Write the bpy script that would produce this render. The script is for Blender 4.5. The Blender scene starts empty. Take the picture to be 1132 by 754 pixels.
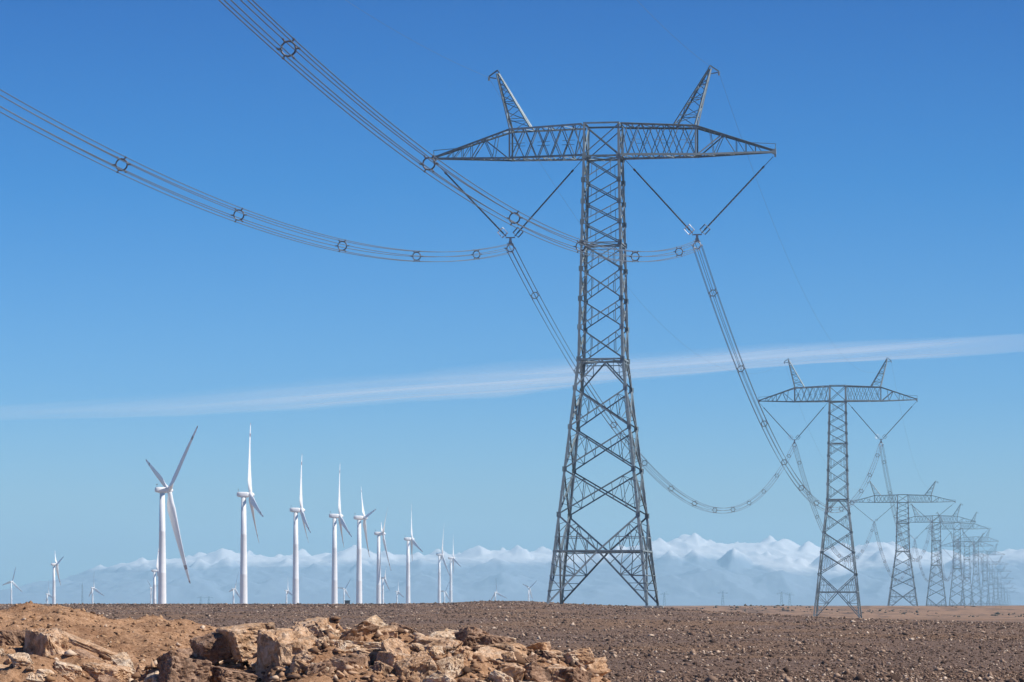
import bpy, bmesh, math, random
import numpy as np
from mathutils import Vector, Matrix, noise
R = math.radians
rnd = random.Random(7)
SC = bpy.context.scene
COL = SC.collection

# ---------------------------------------------------------------- camera
F = 3827.0 / 1132.0            # focal length in picture widths
HY = 666.0                     # eye level in the 1132x754 photograph
def at(px, py, d):             # where a point of the photograph stands at distance d
    k = d / 3827.0
    return Vector(((px - 566.0) * k, d, (HY - py) * k))
cam_d = bpy.data.cameras.new('camera'); cam = bpy.data.objects.new('camera', cam_d); COL.objects.link(cam)
cam_d.sensor_width = 36.0; cam_d.lens = 36.0 * F
cam.location = (0, 0, 0); cam.rotation_euler = (R(90), 0, 0)
cam_d.shift_y = (HY - 377.0) / 1132.0
cam_d.clip_start = 0.5; cam_d.clip_end = 120000
SC.camera = cam

# ---------------------------------------------------------------- sky, sun, exposure
SUN_AZ = 106.0                 # degrees clockwise from the view direction
SUN_EL = 43.0
SUNV = Vector((math.sin(R(SUN_AZ)) * math.cos(R(SUN_EL)), math.cos(R(SUN_AZ)) * math.cos(R(SUN_EL)), math.sin(R(SUN_EL))))
w = bpy.data.worlds.new('World'); SC.world = w; w.use_nodes = True
wn, wl = w.node_tree.nodes, w.node_tree.links
wn.clear()
sky = wn.new('ShaderNodeTexSky'); sky.sky_type = 'NISHITA'; sky.sun_disc = False
sky.sun_elevation = R(SUN_EL); sky.sun_rotation = R(SUN_AZ)
sky.altitude = 800; sky.air_density = 1.0; sky.dust_density = 0.2; sky.ozone_density = 2.5
tc = wn.new('ShaderNodeTexCoord'); sep = wn.new('ShaderNodeSeparateXYZ')
wl.new(tc.outputs['Generated'], sep.inputs[0])
ramp = wn.new('ShaderNodeValToRGB')
SKY_RAMP = [(0.0, (0.52, 0.78, 1.12)), (0.03, (0.45, 0.75, 1.12)), (0.06, (0.24, 0.60, 1.07)), (0.12, (0.045, 0.435, 0.93)), (0.175, (0.0, 0.30, 0.78)), (0.40, (0.08, 0.28, 0.68))]
cr = ramp.color_ramp
cr.elements[0].position = SKY_RAMP[0][0]; cr.elements[0].color = (*SKY_RAMP[0][1], 1)
cr.elements[1].position = SKY_RAMP[-1][0]; cr.elements[1].color = (*SKY_RAMP[-1][1], 1)
for p, c in SKY_RAMP[1:-1]:
    e = cr.elements.new(p); e.color = (*c, 1)
wl.new(sep.outputs['Z'], ramp.inputs[0])
mul = wn.new('ShaderNodeMix'); mul.data_type = 'RGBA'; mul.blend_type = 'MULTIPLY'; mul.inputs[0].default_value = 1.0
wl.new(sky.outputs[0], mul.inputs[6]); wl.new(ramp.outputs[0], mul.inputs[7])
bg = wn.new('ShaderNodeBackground'); bg.inputs[1].default_value = 0.10
wl.new(mul.outputs[2], bg.inputs[0])
wo = wn.new('ShaderNodeOutputWorld'); wl.new(bg.outputs[0], wo.inputs[0])
sun_d = bpy.data.lights.new('sun', 'SUN'); sun_d.energy = 5.0; sun_d.angle = R(0.5); sun_d.color = (1.0, 0.94, 0.86)
sun = bpy.data.objects.new('sun', sun_d); COL.objects.link(sun)
sun.rotation_euler = SUNV.to_track_quat('Z', 'Y').to_euler()
SC.view_settings.view_transform = 'Standard'; SC.view_settings.look = 'None'
SC.view_settings.exposure = 0.25; SC.view_settings.gamma = 1.0; SC.view_settings.use_curve_mapping = False
SC.render.engine = 'CYCLES'
SC.cycles.volume_bounces = 4; SC.cycles.max_bounces = 8; SC.cycles.transparent_max_bounces = 16
HAZE_DENSITY = 1.15e-4

# ---------------------------------------------------------------- helpers
def link_mesh(name, verts, faces, mat, parent=None, smooth=False):
    me = bpy.data.meshes.new(name); me.from_pydata([tuple(v) for v in verts], [], faces); me.update()
    return link_me(name, me, mat, parent, smooth)
def link_me(name, me, mat, parent=None, smooth=False):
    if mat is not None:
        for m in (mat if isinstance(mat, (list, tuple)) else [mat]): me.materials.append(m)
    if smooth:
        me.polygons.foreach_set('use_smooth', [True] * len(me.polygons))
    o = bpy.data.objects.new(name, me); COL.objects.link(o)
    if parent is not None: o.parent = parent
    return o
def thing(name, label, cat, loc=(0, 0, 0), rz=0.0, group=None):
    o = bpy.data.objects.new(name, None); COL.objects.link(o)
    o.empty_display_size = 1.0
    o.location = loc; o.rotation_euler = (0, 0, rz)
    tag(o, label, cat, group); return o
def tag(o, label=None, cat=None, group=None, kind=None):
    if label: o['label'] = label
    if cat: o['category'] = cat
    if group: o['group'] = group
    if kind: o['kind'] = kind
    return o
def copy_tree(o, parent=None):
    c = o.copy(); COL.objects.link(c)
    if parent is not None: c.parent = parent
    for ch in list(o.children): copy_tree(ch, c)
    return c

class MB:
    """collects bars, tubes and boxes that become ONE mesh"""
    def __init__(s): s.v = []; s.f = []
    def poly(s, ring_a, ring_b, caps=True):
        n = len(ring_a); b = len(s.v); s.v += ring_a + ring_b
        for i in range(n):
            j = (i + 1) % n; s.f.append((b + i, b + j, b + n + j, b + n + i))
        if caps:
            s.f.append(tuple(b + i for i in reversed(range(n)))); s.f.append(tuple(b + n + i for i in range(n)))
    def angle(s, a, b, size, nrm, off=0.0, thick=None):
        """steel angle section from a to b, one flange in the plane with normal nrm"""
        a = Vector(a); b = Vector(b); d = (b - a)
        if d.length < 1e-4: return
        d.normalize(); nrm = Vector(nrm)
        e2 = (nrm - d * nrm.dot(d))
        if e2.length < 1e-3: e2 = d.orthogonal()
        e2.normalize(); e1 = d.cross(e2)
        t = thick or size * 0.16
        base = -e2 * off
        pr = [(-size / 2, 0), (size / 2, 0), (size / 2, -t), (-size / 2 + t, -t), (-size / 2 + t, -size), (-size / 2, -size)]
        s.poly([a + base + e1 * x + e2 * y for x, y in pr], [b + base + e1 * x + e2 * y for x, y in pr])
    def legl(s, a, b, size, ex, ey):
        """corner leg: angle section with flanges along ex and ey (pointing inward)"""
        a = Vector(a); b = Vector(b); t = size * 0.14; ex = Vector(ex); ey = Vector(ey)
        pr = [(0, 0), (size, 0), (size, t), (t, t), (t, size), (0, size)]
        s.poly([a + ex * x + ey * y for x, y in pr], [b + ex * x + ey * y for x, y in pr])
    def box(s, c, hx, hy, hz, ax=None):
        c = Vector(c); X, Y, Z = ax or (Vector((1, 0, 0)), Vector((0, 1, 0)), Vector((0, 0, 1)))
        r = [(-1, -1), (1, -1), (1, 1), (-1, 1)]
        s.poly([c + X * hx * x + Y * hy * y - Z * hz for x, y in r], [c + X * hx * x + Y * hy * y + Z * hz for x, y in r])
    def tube(s, pts, rad, n=6, closed=False):
        pts = [Vector(p) for p in pts]; m = len(pts); b = len(s.v)
        up = Vector((0, 0, 1)); prev = None
        for i, p in enumerate(pts):
            if closed: d = pts[(i + 1) % m] - pts[i - 1]
            else: d = pts[min(i + 1, m - 1)] - pts[max(i - 1, 0)]
            d.normalize()
            if prev is None:
                e1 = d.cross(up) if abs(d.dot(up)) < 0.95 else d.orthogonal()
            else:
                e1 = prev - d * prev.dot(d)
            e1.normalize(); prev = e1; e2 = d.cross(e1)
            r_ = rad[i] if isinstance(rad, (list, tuple)) else rad
            for k in range(n):
                a_ = 2 * math.pi * k / n
                s.v.append(p + e1 * (r_ * math.cos(a_)) + e2 * (r_ * math.sin(a_)))
        for i in range(m if closed else m - 1):
            i2 = (i + 1) % m
            for k in range(n):
                k2 = (k + 1) % n
                s.f.append((b + i * n + k, b + i * n + k2, b + i2 * n + k2, b + i2 * n + k))
        if not closed:
            s.f.append(tuple(b + k for k in reversed(range(n)))); s.f.append(tuple(b + (m - 1) * n + k for k in range(n)))
    def build(s, name, mat, parent=None, smooth=False):
        return link_mesh(name, s.v, s.f, mat, parent, smooth)

def interp(x, pts):
    if x <= pts[0][0]: return pts[0][1]
    for (a, va), (b, vb) in zip(pts, pts[1:]):
        if x <= b: return va + (vb - va) * (x - a) / (b - a)
    return pts[-1][1]
def sstep(a, b, x):
    t = min(1.0, max(0.0, (x - a) / (b - a))); return t * t * (3 - 2 * t)
def fbm(x, y, z=0.0, octs=4):
    return noise.fractal(Vector((x, y, z)), 1.0, 2.0, octs)

# ---------------------------------------------------------------- materials
def mat_new(name):
    m = bpy.data.materials.new(name); m.use_nodes = True
    nt = m.node_tree; nt.nodes.clear()
    out = nt.nodes.new('ShaderNodeOutputMaterial'); b = nt.nodes.new('ShaderNodeBsdfPrincipled')
    nt.links.new(b.outputs[0], out.inputs[0])
    return m, nt, b, out
def nd(nt, typ, **kw):
    n = nt.nodes.new(typ)
    for k, v in kw.items(): setattr(n, k, v)
    return n
def noise_node(nt, vec, scale, detail=4.0, rough=0.6, dist=0.0):
    n = nt.nodes.new('ShaderNodeTexNoise'); n.inputs['Scale'].default_value = scale
    n.inputs['Detail'].default_value = detail; n.inputs['Roughness'].default_value = rough; n.inputs['Distortion'].default_value = dist
    if vec is not None: nt.links.new(vec, n.inputs['Vector'])
    return n
def ramp_node(nt, fac, stops):
    r = nt.nodes.new('ShaderNodeValToRGB'); cr = r.color_ramp
    cr.elements[0].position = stops[0][0]; cr.elements[0].color = (*stops[0][1], 1)
    cr.elements[1].position = stops[-1][0]; cr.elements[1].color = (*stops[-1][1], 1)
    for p, c in stops[1:-1]:
        e = cr.elements.new(p); e.color = (*c, 1)
    nt.links.new(fac, r.inputs[0]); return r
def mix_node(nt, fac, a, b, blend='MIX'):
    m = nt.nodes.new('ShaderNodeMix'); m.data_type = 'RGBA'; m.blend_type = blend
    for sock, v in ((m.inputs[0], fac), (m.inputs[6], a), (m.inputs[7], b)):
        if isinstance(v, (int, float)): sock.default_value = v
        elif isinstance(v, tuple): sock.default_value = (*v, 1)
        else: nt.links.new(v, sock)
    return m.outputs[2]
def bump(nt, h, bsdf, strength, dist):
    b = nt.nodes.new('ShaderNodeBump'); b.inputs['Strength'].default_value = strength; b.inputs['Distance'].default_value = dist
    nt.links.new(h, b.inputs['Height']); nt.links.new(b.outputs[0], bsdf.inputs['Normal'])

def steel_mat(name, c0, c1, metallic=0.15, rough=0.6):
    m, nt, b, o = mat_new(name)
    t = nd(nt, 'ShaderNodeTexCoord'); gg = nd(nt, 'ShaderNodeNewGeometry')
    n = noise_node(nt, t.outputs['Object'], 0.9, 5, 0.65)
    av = nd(nt, 'ShaderNodeMix'); av.inputs[0].default_value = 0.45            # every bar weathers a little differently
    nt.links.new(n.outputs[0], av.inputs[2]); nt.links.new(gg.outputs['Random Per Island'], av.inputs[3])
    r = ramp_node(nt, av.outputs[0], [(0.2, c0), (0.8, c1)])
    nt.links.new(r.outputs[0], b.inputs['Base Color'])
    b.inputs['Metallic'].default_value = metallic; b.inputs['Roughness'].default_value = rough
    return m
M = {}
M['steel'] = steel_mat('galvanised_steel', (0.10, 0.14, 0.16), (0.33, 0.40, 0.42))
M['wire'] = steel_mat('aluminium_wire', (0.10, 0.135, 0.17), (0.16, 0.20, 0.245), 0.2, 0.6)
M['fitting'] = steel_mat('dull_fitting', (0.10, 0.10, 0.11), (0.17, 0.17, 0.18), 0.3, 0.55)
M['glint'] = steel_mat('glint_fitting', (0.55, 0.56, 0.57), (0.75, 0.76, 0.77), 0.1, 0.4)
M['yoke'] = steel_mat('pale_fitting', (0.20, 0.21, 0.22), (0.42, 0.43, 0.44), 0.2, 0.45)
M['insulator'] = steel_mat('insulator_rubber', (0.05, 0.055, 0.065), (0.09, 0.095, 0.11), 0.0, 0.5)
M['concrete'] = steel_mat('concrete', (0.26, 0.24, 0.21), (0.38, 0.35, 0.31), 0.0, 0.9)

def turbine_mat(name, bands):
    m, nt, b, o = mat_new(name)
    t = nd(nt, 'ShaderNodeTexCoord')
    n = noise_node(nt, t.outputs['Object'], 0.25, 5, 0.6)
    r = ramp_node(nt, n.outputs[0], [(0.3, (0.76, 0.77, 0.77)), (0.65, (0.87, 0.87, 0.86))])
    col = r.outputs[0]
    if bands:
        s = nd(nt, 'ShaderNodeSeparateXYZ'); nt.links.new(t.outputs['Object'], s.inputs[0])
        rr = ramp_node(nt, s.outputs[2], [(0.0, (0, 0, 0)), (0.8, (1, 1, 1)), (0.845, (0, 0, 0)), (0.965, (1, 1, 1))])
        rr.color_ramp.interpolation = 'CONSTANT'
        mp = nd(nt, 'ShaderNodeMapRange'); mp.inputs['From Max'].default_value = 45.0
        nt.links.new(s.outputs[2], mp.inputs['Value']); nt.links.new(mp.outputs[0], rr.inputs[0])
        bw = nd(nt, 'ShaderNodeRGBToBW'); nt.links.new(rr.outputs[0], bw.inputs[0])
        col = mix_node(nt, bw.outputs[0], col, (0.30, 0.16, 0.14))
    nt.links.new(col, b.inputs['Base Color']); b.inputs['Roughness'].default_value = 0.38
    return m
M['blade'] = turbine_mat('blade_white', True)
M['turbine'] = turbine_mat('turbine_white', False)

def ground_material():
    m, nt, b, o = mat_new('gravel_desert')
    g = nd(nt, 'ShaderNodeNewGeometry'); P = g.outputs['Position']
    n1 = noise_node(nt, P, 9.0, 6, 0.75)
    base = ramp_node(nt, n1.outputs[0], [(0.32, (0.050, 0.029, 0.019)), (0.47, (0.162, 0.105, 0.075)), (0.58, (0.24, 0.162, 0.118)), (0.70, (0.46, 0.34, 0.25))])
    n2 = noise_node(nt, P, 0.035, 5, 0.6, 0.6)
    patch = ramp_node(nt, n2.outputs[0], [(0.47, (0, 0, 0)), (0.58, (1, 1, 1))])
    tan = ramp_node(nt, n1.outputs[0], [(0.3, (0.15, 0.085, 0.045)), (0.7, (0.34, 0.21, 0.12))])
    f = nd(nt, 'ShaderNodeMath', operation='MULTIPLY'); nt.links.new(patch.outputs[0], f.inputs[0]); f.inputs[1].default_value = 0.75
    col = mix_node(nt, f.outputs[0], base.outputs[0], tan.outputs[0])
    # the lower plain beyond the gravel terrace is paler, tan soil
    s = nd(nt, 'ShaderNodeSeparateXYZ'); nt.links.new(P, s.inputs[0])
    mp = nd(nt, 'ShaderNodeMapRange'); mp.inputs['From Min'].default_value = 740; mp.inputs['From Max'].default_value = 860
    nw = noise_node(nt, P, 0.03, 5, 0.7)
    jm = nd(nt, 'ShaderNodeMath', operation='MULTIPLY_ADD'); nt.links.new(nw.outputs[0], jm.inputs[0]); jm.inputs[1].default_value = 420.0; nt.links.new(s.outputs[1], jm.inputs[2])
    nt.links.new(jm.outputs[0], mp.inputs['Value'])
    mp3 = nd(nt, 'ShaderNodeMapping'); mp3.inputs['Scale'].default_value = (0.13, 0.03, 0.1); nt.links.new(P, mp3.inputs[0]); n3 = noise_node(nt, mp3.outputs[0], 1.0, 7, 0.75, 0.4)
    far = ramp_node(nt, n3.outputs[0], [(0.34, (0.11, 0.066, 0.042)), (0.46, (0.24, 0.145, 0.085)), (0.56, (0.36, 0.215, 0.125)), (0.66, (0.19, 0.12, 0.08))])
    col = mix_node(nt, mp.outputs[0], col, far.outputs[0])
    nt.links.new(col, b.inputs['Base Color']); b.inputs['Roughness'].default_value = 0.95
    b.inputs['Specular IOR Level'].default_value = 0.15
    bump(nt, n1.outputs[0], b, 0.8, 0.12)
    return m
M['ground'] = ground_material()

def soil_material():
    m, nt, b, o = mat_new('tan_soil')
    g = nd(nt, 'ShaderNodeNewGeometry'); P = g.outputs['Position']
    n1 = noise_node(nt, P, 14.0, 7, 0.75)
    n2 = noise_node(nt, P, 0.9, 5, 0.6, 0.4)
    c1 = ramp_node(nt, n1.outputs[0], [(0.30, (0.10, 0.05, 0.027)), (0.43, (0.36, 0.205, 0.112)), (0.58, (0.53, 0.315, 0.18)), (0.72, (0.72, 0.52, 0.36))])
    c2 = ramp_node(nt, n2.outputs[0], [(0.33, (0.66, 0.62, 0.60)), (0.52, (1.0, 1.0, 1.0))])
    col = mix_node(nt, 1.0, c1.outputs[0], c2.outputs[0], 'MULTIPLY')
    nt.links.new(col, b.inputs['Base Color']); b.inputs['Roughness'].default_value = 0.95; b.inputs['Specular IOR Level'].default_value = 0.1
    bump(nt, n1.outputs[0], b, 0.9, 0.06)
    return m
M['soil'] = soil_material()

def rock_material(name, dark, mid, pale, stain):
    m, nt, b, o = mat_new(name)
    t = nd(nt, 'ShaderNodeNewGeometry'); oi = nd(nt, 'ShaderNodeObjectInfo')
    add = nd(nt, 'ShaderNodeVectorMath', operation='ADD'); nt.links.new(t.outputs['Position'], add.inputs[0])
    rv = nd(nt, 'ShaderNodeVectorMath', operation='SCALE'); cb = nd(nt, 'ShaderNodeCombineXYZ')
    for i in range(3): nt.links.new(oi.outputs['Random'], cb.inputs[i])
    nt.links.new(cb.outputs[0], rv.inputs[0]); rv.inputs['Scale'].default_value = 50.0
    nt.links.new(rv.outputs[0], add.inputs[1]); V = add.outputs[0]
    n1 = noise_node(nt, V, 6.5, 8, 0.74, 0.2); n2 = noise_node(nt, V, 3.2, 6, 0.7, 0.3); n3 = noise_node(nt, V, 34.0, 5, 0.75)
    c = ramp_node(nt, n1.outputs[0], [(0.30, dark), (0.45, mid), (0.66, pale)])
    st = ramp_node(nt, n2.outputs[0], [(0.52, (0, 0, 0)), (0.62, (1, 1, 1))])
    col = mix_node(nt, st.outputs[0], c.outputs[0], mix_node(nt, 0.6, c.outputs[0], stain))
    sp = ramp_node(nt, n3.outputs[0], [(0.3, (0.62, 0.58, 0.56)), (0.5, (1, 1, 1))])
    col = mix_node(nt, 1.0, col, sp.outputs[0], 'MULTIPLY')
    nt.links.new(col, b.inputs['Base Color']); b.inputs['Roughness'].default_value = 0.9; b.inputs['Specular IOR Level'].default_value = 0.2
    h = nd(nt, 'ShaderNodeMath', operation='ADD'); nt.links.new(n1.outputs[0], h.inputs[0]); nt.links.new(n3.outputs[0], h.inputs[1])
    bump(nt, h.outputs[0], b, 0.9, 0.035)
    return m
M['rock'] = rock_material('tan_rock', (0.17, 0.088, 0.045), (0.60, 0.365, 0.205), (0.85, 0.64, 0.45), (0.11, 0.065, 0.042))
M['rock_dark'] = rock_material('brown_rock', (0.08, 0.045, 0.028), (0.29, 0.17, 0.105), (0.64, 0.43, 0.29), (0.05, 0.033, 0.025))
M['rock_pale'] = rock_material('pale_rock', (0.34, 0.20, 0.11), (0.78, 0.55, 0.35), (0.90, 0.77, 0.60), (0.24, 0.15, 0.09))

def stones_material(name, stops):
    m, nt, b, o = mat_new(name)
    g = nd(nt, 'ShaderNodeNewGeometry')
    r = ramp_node(nt, g.outputs['Random Per Island'], stops)
    nt.links.new(r.outputs[0], b.inputs['Base Color']); b.inputs['Roughness'].default_value = 0.9; b.inputs['Specular IOR Level'].default_value = 0.2
    return m
M['stones'] = stones_material('gravel_stones', [(0.0, (0.045, 0.027, 0.019)), (0.35, (0.12, 0.074, 0.052)), (0.70, (0.22, 0.145, 0.102)), (0.92, (0.38, 0.265, 0.185)), (1.0, (0.70, 0.56, 0.43))])
M['chips'] = stones_material('rock_chips', [(0.0, (0.06, 0.036, 0.024)), (0.4, (0.22, 0.125, 0.072)), (0.8, (0.42, 0.255, 0.15)), (1.0, (0.62, 0.46, 0.32))])
M['clods'] = stones_material('soil_clods', [(0.0, (0.10, 0.055, 0.03)), (0.5, (0.33, 0.19, 0.10)), (0.9, (0.44, 0.28, 0.16)), (1.0, (0.62, 0.48, 0.35))])

# ---------------------------------------------------------------- ground
CREST = [(-200, -0.30), (-62, -0.25), (-20, -0.25), (-9, -0.15), (-3, 0.16), (2, 0.10), (8, -0.25), (16, -0.6), (20, -0.95), (25, -1.4), (37, -2.15), (53, -2.75), (70, -3.0), (200, -3.0)]
PLAIN = [(470, -2.4), (700, -3.6), (882, -4.1), (950, -3.9), (1080, -2.2), (1180, -1.35), (1240, -1.3), (1330, -2.6), (1600, -6.5), (2100, -8.5), (60000, -8.5)]
def terrain(x, y):
    d = max(y, 1.0)
    xc = x * 470.0 / max(d, 470.0) if d > 470 else x * (0.35 + 0.65 * d / 470.0)
    zc = interp(xc, CREST)
    if d <= 470:
        z = -1.75 + (zc + 1.75) * sstep(110, 470, d)
        amp = 1.0
    else:
        t = sstep(470, 800, d)
        z = zc * (1 - t) + interp(d, PLAIN) * t
        amp = 1.0
    k = sstep(20, 90, d)
    z += k * amp * (0.07 * fbm(x * 0.06, y * 0.05) + 0.05 * fbm(x * 0.35, y * 0.22, 3.0))
    if 900 < d < 1500:
        z += 0.55 * fbm(x * 0.012, d * 0.004, 6.0) * sstep(900, 1100, d) * (1 - sstep(1350, 1500, d))
    if d > 1500:
        z += sstep(1500, 3500, d) * (1.5 * fbm(x * 0.0013, y * 0.0009, 8.0))
    return z
def build_ground():
    ang = []
    a = -180.0
    while a < 180.0 - 1e-6:
        ang.append(a)
        aa = abs(a + 0.0001)
        a += 0.055 if aa < 11 else (0.4 if aa < 20 else (2.0 if aa < 60 else 6.0))
    rad = list(np.geomspace(3.0, 55.0, 14)) + list(np.geomspace(58.0, 520.0, 260)) + list(np.geomspace(525.0, 1500.0, 150)) + list(np.geomspace(1530.0, 16000.0, 90))
    V = [(0, 0, -1.75)]; n = len(ang)
    for r_ in rad:
        for a_ in ang:
            x = r_ * math.sin(R(a_)); y = r_ * math.cos(R(a_)); V.append((x, y, terrain(x, y)))
    Fc = []
    for j in range(n): Fc.append((0, 1 + (j + 1) % n, 1 + j))
    for i in range(len(rad) - 1):
        b0 = 1 + i * n; b1 = b0 + n
        for j in range(n):
            k = (j + 1) % n; Fc.append((b0 + j, b0 + k, b1 + k, b1 + j))
    o = link_mesh('ground', V, Fc, M['ground'], smooth=True)
    tag(o, 'dark brown gravel desert plain reaching the horizon', 'ground', kind='structure')
build_ground()

# snow mountains on the horizon
SKYLINE = [(-600, 628), (-100, 655), (20, 660), (60, 652), (88, 632), (130, 616), (170, 610), (215, 607), (262, 602), (300, 606), (330, 604), (360, 606), (405, 602), (450, 605),
           (500, 604), (540, 599), (558, 598), (600, 602), (640, 606), (680, 598), (720, 588), (742, 588), (757, 585), (775, 588), (800, 590), (830, 589), (850, 589), (880, 594), (905, 598),
           (935, 598), (958, 589), (975, 588), (992, 595), (1020, 600), (1060, 606), (1095, 604), (1115, 599), (1140, 595), (1250, 600), (1700, 615)]
SNOWLINE = [(-600, 640), (60, 624), (180, 623), (300, 621), (450, 619), (560, 619), (640, 620), (700, 613), (800, 614), (840, 630), (900, 632), (940, 624), (1000, 622), (1140, 616), (1700, 630)]
MD = 12500.0
def build_mountains():
    nx, ny = 1500, 130
    V = []; Fc = []
    pxs = np.linspace(-900, 2000, nx); ys = np.linspace(MD - 2300, MD + 1300, ny)
    X, Y = np.meshgrid((pxs - 566) / 3827 * MD, ys); P = np.broadcast_to(pxs, X.shape)
    top = np.interp(pxs, [p for p, _ in SKYLINE], [(HY - v) / 3827 * MD for _, v in SKYLINE])[None, :]
    f1 = np.array([[fbm(x * 0.0045, y * 0.0045, 1.0, 5) for x in X[0]] for y in ys]); f2 = np.array([[fbm(x * 0.0045, y * 0.0045, 7.0, 5) for x in X[0]] for y in ys])
    f3 = np.array([[noise.ridged_multi_fractal(Vector((x * 0.012 + y * 0.004, y * 0.006, 4.0)), 0.9, 2.2, 5, 1.0, 2.0) - 1.1 for x in X[0]] for y in ys])
    WX, WY = X + 22 * f1, Y + 30 * f2
    T = (Y - MD) / np.where(Y < MD, 2300.0, 1300.0)
    Z = top * 0.89 * np.clip(1 - np.abs(T), 0, 1) ** 1.3
    q = random.Random(21); px = -880.0
    while px < 1980:                                           # summits of the main ridge and of the spurs in front of it
        h0 = (HY - interp(px, SKYLINE)) / 3827 * MD
        for k, (dy, hk) in enumerate(((q.uniform(-120, 160), q.uniform(0.90, 1.03)), (q.uniform(-700, -250), q.uniform(0.60, 0.84)), (q.uniform(-1500, -800), q.uniform(0.28, 0.52)))):
            x0 = (px + q.uniform(-10, 10) - 566) / 3827 * MD; y0 = MD + dy; h = h0 * hk
            sx_ = h / q.uniform(260, 620) if k == 0 else h / q.uniform(230, 420); sy_ = h / q.uniform(500, 900); ph = q.uniform(0, 6.28); n_ = q.choice((3, 4, 5))
            c0, c1 = np.searchsorted(X[0], x0 - 650), np.searchsorted(X[0], x0 + 650)
            dx, dy_ = WX[:, c0:c1] - x0, WY[:, c0:c1] - y0
            r = np.hypot(dx * sx_, dy_ * sy_); an = np.arctan2(dy_ * sy_, dx * sx_)
            Z[:, c0:c1] = np.maximum(Z[:, c0:c1], h - r * (1 + 0.30 * np.abs(np.sin(n_ * 0.5 * an + ph))))
        px += q.uniform(11, 26)
    Z = Z + 8.0 * f3 * np.clip(Z / 60.0, 0, 1)
    edge = np.clip((1 - np.abs(T)) * 8, 0, 1); Zf = Z * edge - 14 * (1 - edge) - 9
    line = np.interp(pxs, [p for p, _ in SNOWLINE], [(HY - v - 4) / 3827 * MD for _, v in SNOWLINE])[None, :]
    lay = (Z - 8 - line).reshape(-1).tolist()
    V = np.stack([X, Y, Zf], 2).reshape(-1, 3).tolist()
    for j in range(ny - 1):
        for i in range(nx - 1):
            a = j * nx + i; Fc.append((a, a + 1, a + nx + 1, a + nx))
    m, nt, b, o = mat_new('snow_and_rock')
    g = nd(nt, 'ShaderNodeNewGeometry'); at_ = nd(nt, 'ShaderNodeAttribute', attribute_name='above_snow_line')
    n1 = noise_node(nt, g.outputs['Position'], 0.008, 7, 0.72, 0.5)
    s = nd(nt, 'ShaderNodeMath', operation='MULTIPLY_ADD'); nt.links.new(n1.outputs[0], s.inputs[0]); s.inputs[1].default_value = 60.0; s.inputs[2].default_value = -30.0
    s2 = nd(nt, 'ShaderNodeMath', operation='ADD'); nt.links.new(s.outputs[0], s2.inputs[0]); nt.links.new(at_.outputs['Fac'], s2.inputs[1])
    mp = nd(nt, 'ShaderNodeMapRange'); mp.inputs['From Min'].default_value = -14; mp.inputs['From Max'].default_value = 18
    nt.links.new(s2.outputs[0], mp.inputs['Value'])
    sx_ = nd(nt, 'ShaderNodeSeparateXYZ'); nt.links.new(g.outputs['Normal'], sx_.inputs[0])          # bare rock where it is too steep for snow
    st = nd(nt, 'ShaderNodeMapRange'); st.inputs['From Min'].default_value = 0.70; st.inputs['From Max'].default_value = 0.86; st.inputs['To Min'].default_value = 0.35
    nt.links.new(sx_.outputs[2], st.inputs['Value'])
    sm = nd(nt, 'ShaderNodeMath', operation='MULTIPLY'); nt.links.new(mp.outputs[0], sm.inputs[0]); nt.links.new(st.outputs[0], sm.inputs[1])
    nt.links.new(mix_node(nt, sm.outputs[0], (0.25, 0.32, 0.41), (0.90, 0.90, 0.90)), b.inputs['Base Color'])  # rock tinted pale blue: part of the distance haze is in its colour
    b.inputs['Roughness'].default_value = 0.9
    ob = link_mesh('mountains', V, Fc, m, smooth=True)
    at2 = ob.data.attributes.new('above_snow_line', 'FLOAT', 'POINT'); at2.data.foreach_set('value', lay)
    tag(ob, 'far snow capped mountain range low on the horizon', 'mountains', kind='structure')
build_mountains()

# ---------------------------------------------------------------- haze (one even volume round the whole scene)
def build_haze():
    mb = MB(); mb.box((0, 0, 144), 17500, 17500, 161)
    m = bpy.data.materials.new('haze_air'); m.use_nodes = True; nt = m.node_tree; nt.nodes.clear()
    o = nt.nodes.new('ShaderNodeOutputMaterial'); v = nt.nodes.new('ShaderNodeVolumePrincipled')
    v.inputs['Color'].default_value = (0.47, 0.81, 1.0, 1); v.inputs['Density'].default_value = HAZE_DENSITY; v.inputs['Anisotropy'].default_value = 0.0
    nt.links.new(v.outputs[0], o.inputs['Volume'])
    ob = mb.build('haze', m); tag(ob, 'pale blue air lying over the whole desert plain', 'haze', kind='stuff')
build_haze()

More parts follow.
